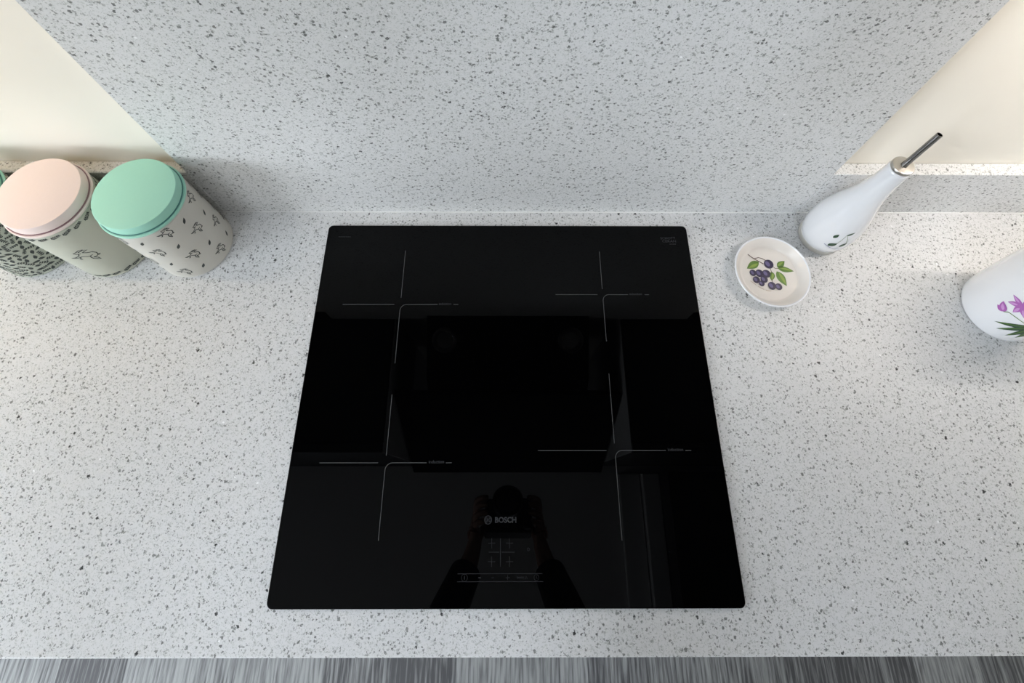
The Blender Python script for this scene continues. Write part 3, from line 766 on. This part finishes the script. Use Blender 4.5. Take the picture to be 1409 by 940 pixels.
for s_ in (-1, 1):
    V_, E_ = [], []
    a = vtx((s_*.105, -.545, .045), (.040, .042)); chain(a, [((s_*.105, -.480, .045), (.040, .042)), ((s_*.108, -.400, .035), (.044, .032)), ((s_*.110, -.350, .028), (.036, .024))])
    skin_obj('shoe', V_, E_, 0, SHOE, per)
def ball(name, c, r, mat, parent, sc_=(1, 1, 1)):
    bm = bmesh.new(); bmesh.ops.create_uvsphere(bm, u_segments=24, v_segments=16, radius=r)
    for v in bm.verts: v.co = Vector((v.co.x*sc_[0]+c[0], v.co.y*sc_[1]+c[1]+.47, v.co.z*sc_[2]+c[2]))
    return link(name, mesh_of(bm, name, True), mat, parent)
HC = Vector((0, -.418, 1.620)); HS = Vector((.077, .098, .118))
def head_surface(n):
    """skull with jaw taper, brow, eye sockets, nose, lips and chin; n is a unit direction, +y is the face"""
    r = 1.0; z = n.z
    p = Vector((n.x*HS.x, n.y*HS.y, n.z*HS.z))
    if z < 0: p.x *= 1 + .30*z; p.y *= 1 + (.10*z if n.y > 0 else .32*z)
    if n.y > 0:
        g = lambda cx, cz, sx, sz: math.exp(-((p.x-cx)/sx)**2 - ((p.z-cz)/sz)**2)
        p.y += .022*g(0, -.020, .010, .016) + .012*g(0, .000, .007, .020) + .007*g(0, -.058, .020, .007) + .010*g(0, -.095, .018, .015) + .005*g(0, .034, .040, .010)
        for s2 in (-1, 1): p.y -= .010*g(s2*.030, .010, .014, .010)
    return p
bm = bmesh.new(); bmesh.ops.create_uvsphere(bm, u_segments=72, v_segments=56, radius=1)
for v in bm.verts: v.co = head_surface(v.co.normalized()) + HC + Vector((0, .47, 0))
for s2 in (-1, 1):
    r = bmesh.ops.create_uvsphere(bm, u_segments=16, v_segments=12, radius=1)
    for v in r['verts']: v.co = Vector((v.co.x*.010 + s2*.077, v.co.y*.017 - .425 + .47, v.co.z*.031 + 1.612))
head = link('head', mesh_of(bm, 'head', True), SKIN, per)
IRIS = plain('brown_iris', (.05, .025, .015), .2)
for s_ in (-1, 1):
    ball('eye', (s_*.030, -.3385, 1.630), .0125, EYEW, head); ball('iris', (s_*.030, -.3290, 1.630), .0055, IRIS, head, (1, .6, 1))
    ball('eyebrow', (s_*.031, -.3275, 1.652), .017, HAIR, head, (1, .22, .20))
ball('mouth', (0, -.3215, 1.561), .012, LIP, head, (1.9, .45, .42))
bm = bmesh.new(); bmesh.ops.create_uvsphere(bm, u_segments=64, v_segments=40, radius=1)
bmesh.ops.delete(bm, geom=[v for v in bm.verts if v.co.z < -.50 or (v.co.y > .15 and v.co.z < .58 - .25*abs(v.co.x)) or (v.co.y > -.15 and v.co.z < -.05)], context='VERTS')
for v in bm.verts:
    n = v.co.normalized(); k = 1.09 + .015*math.sin(n.x*46+n.z*11)
    v.co = Vector((n.x*HS.x*k, n.y*HS.y*k, n.z*HS.z*k)) + HC + Vector((0, .47, 0))
hr = link('hair', mesh_of(bm, 'hair', True), HAIR, per); so = hr.modifiers.new('Solidify', 'SOLIDIFY'); so.thickness = .014; so.offset = -1
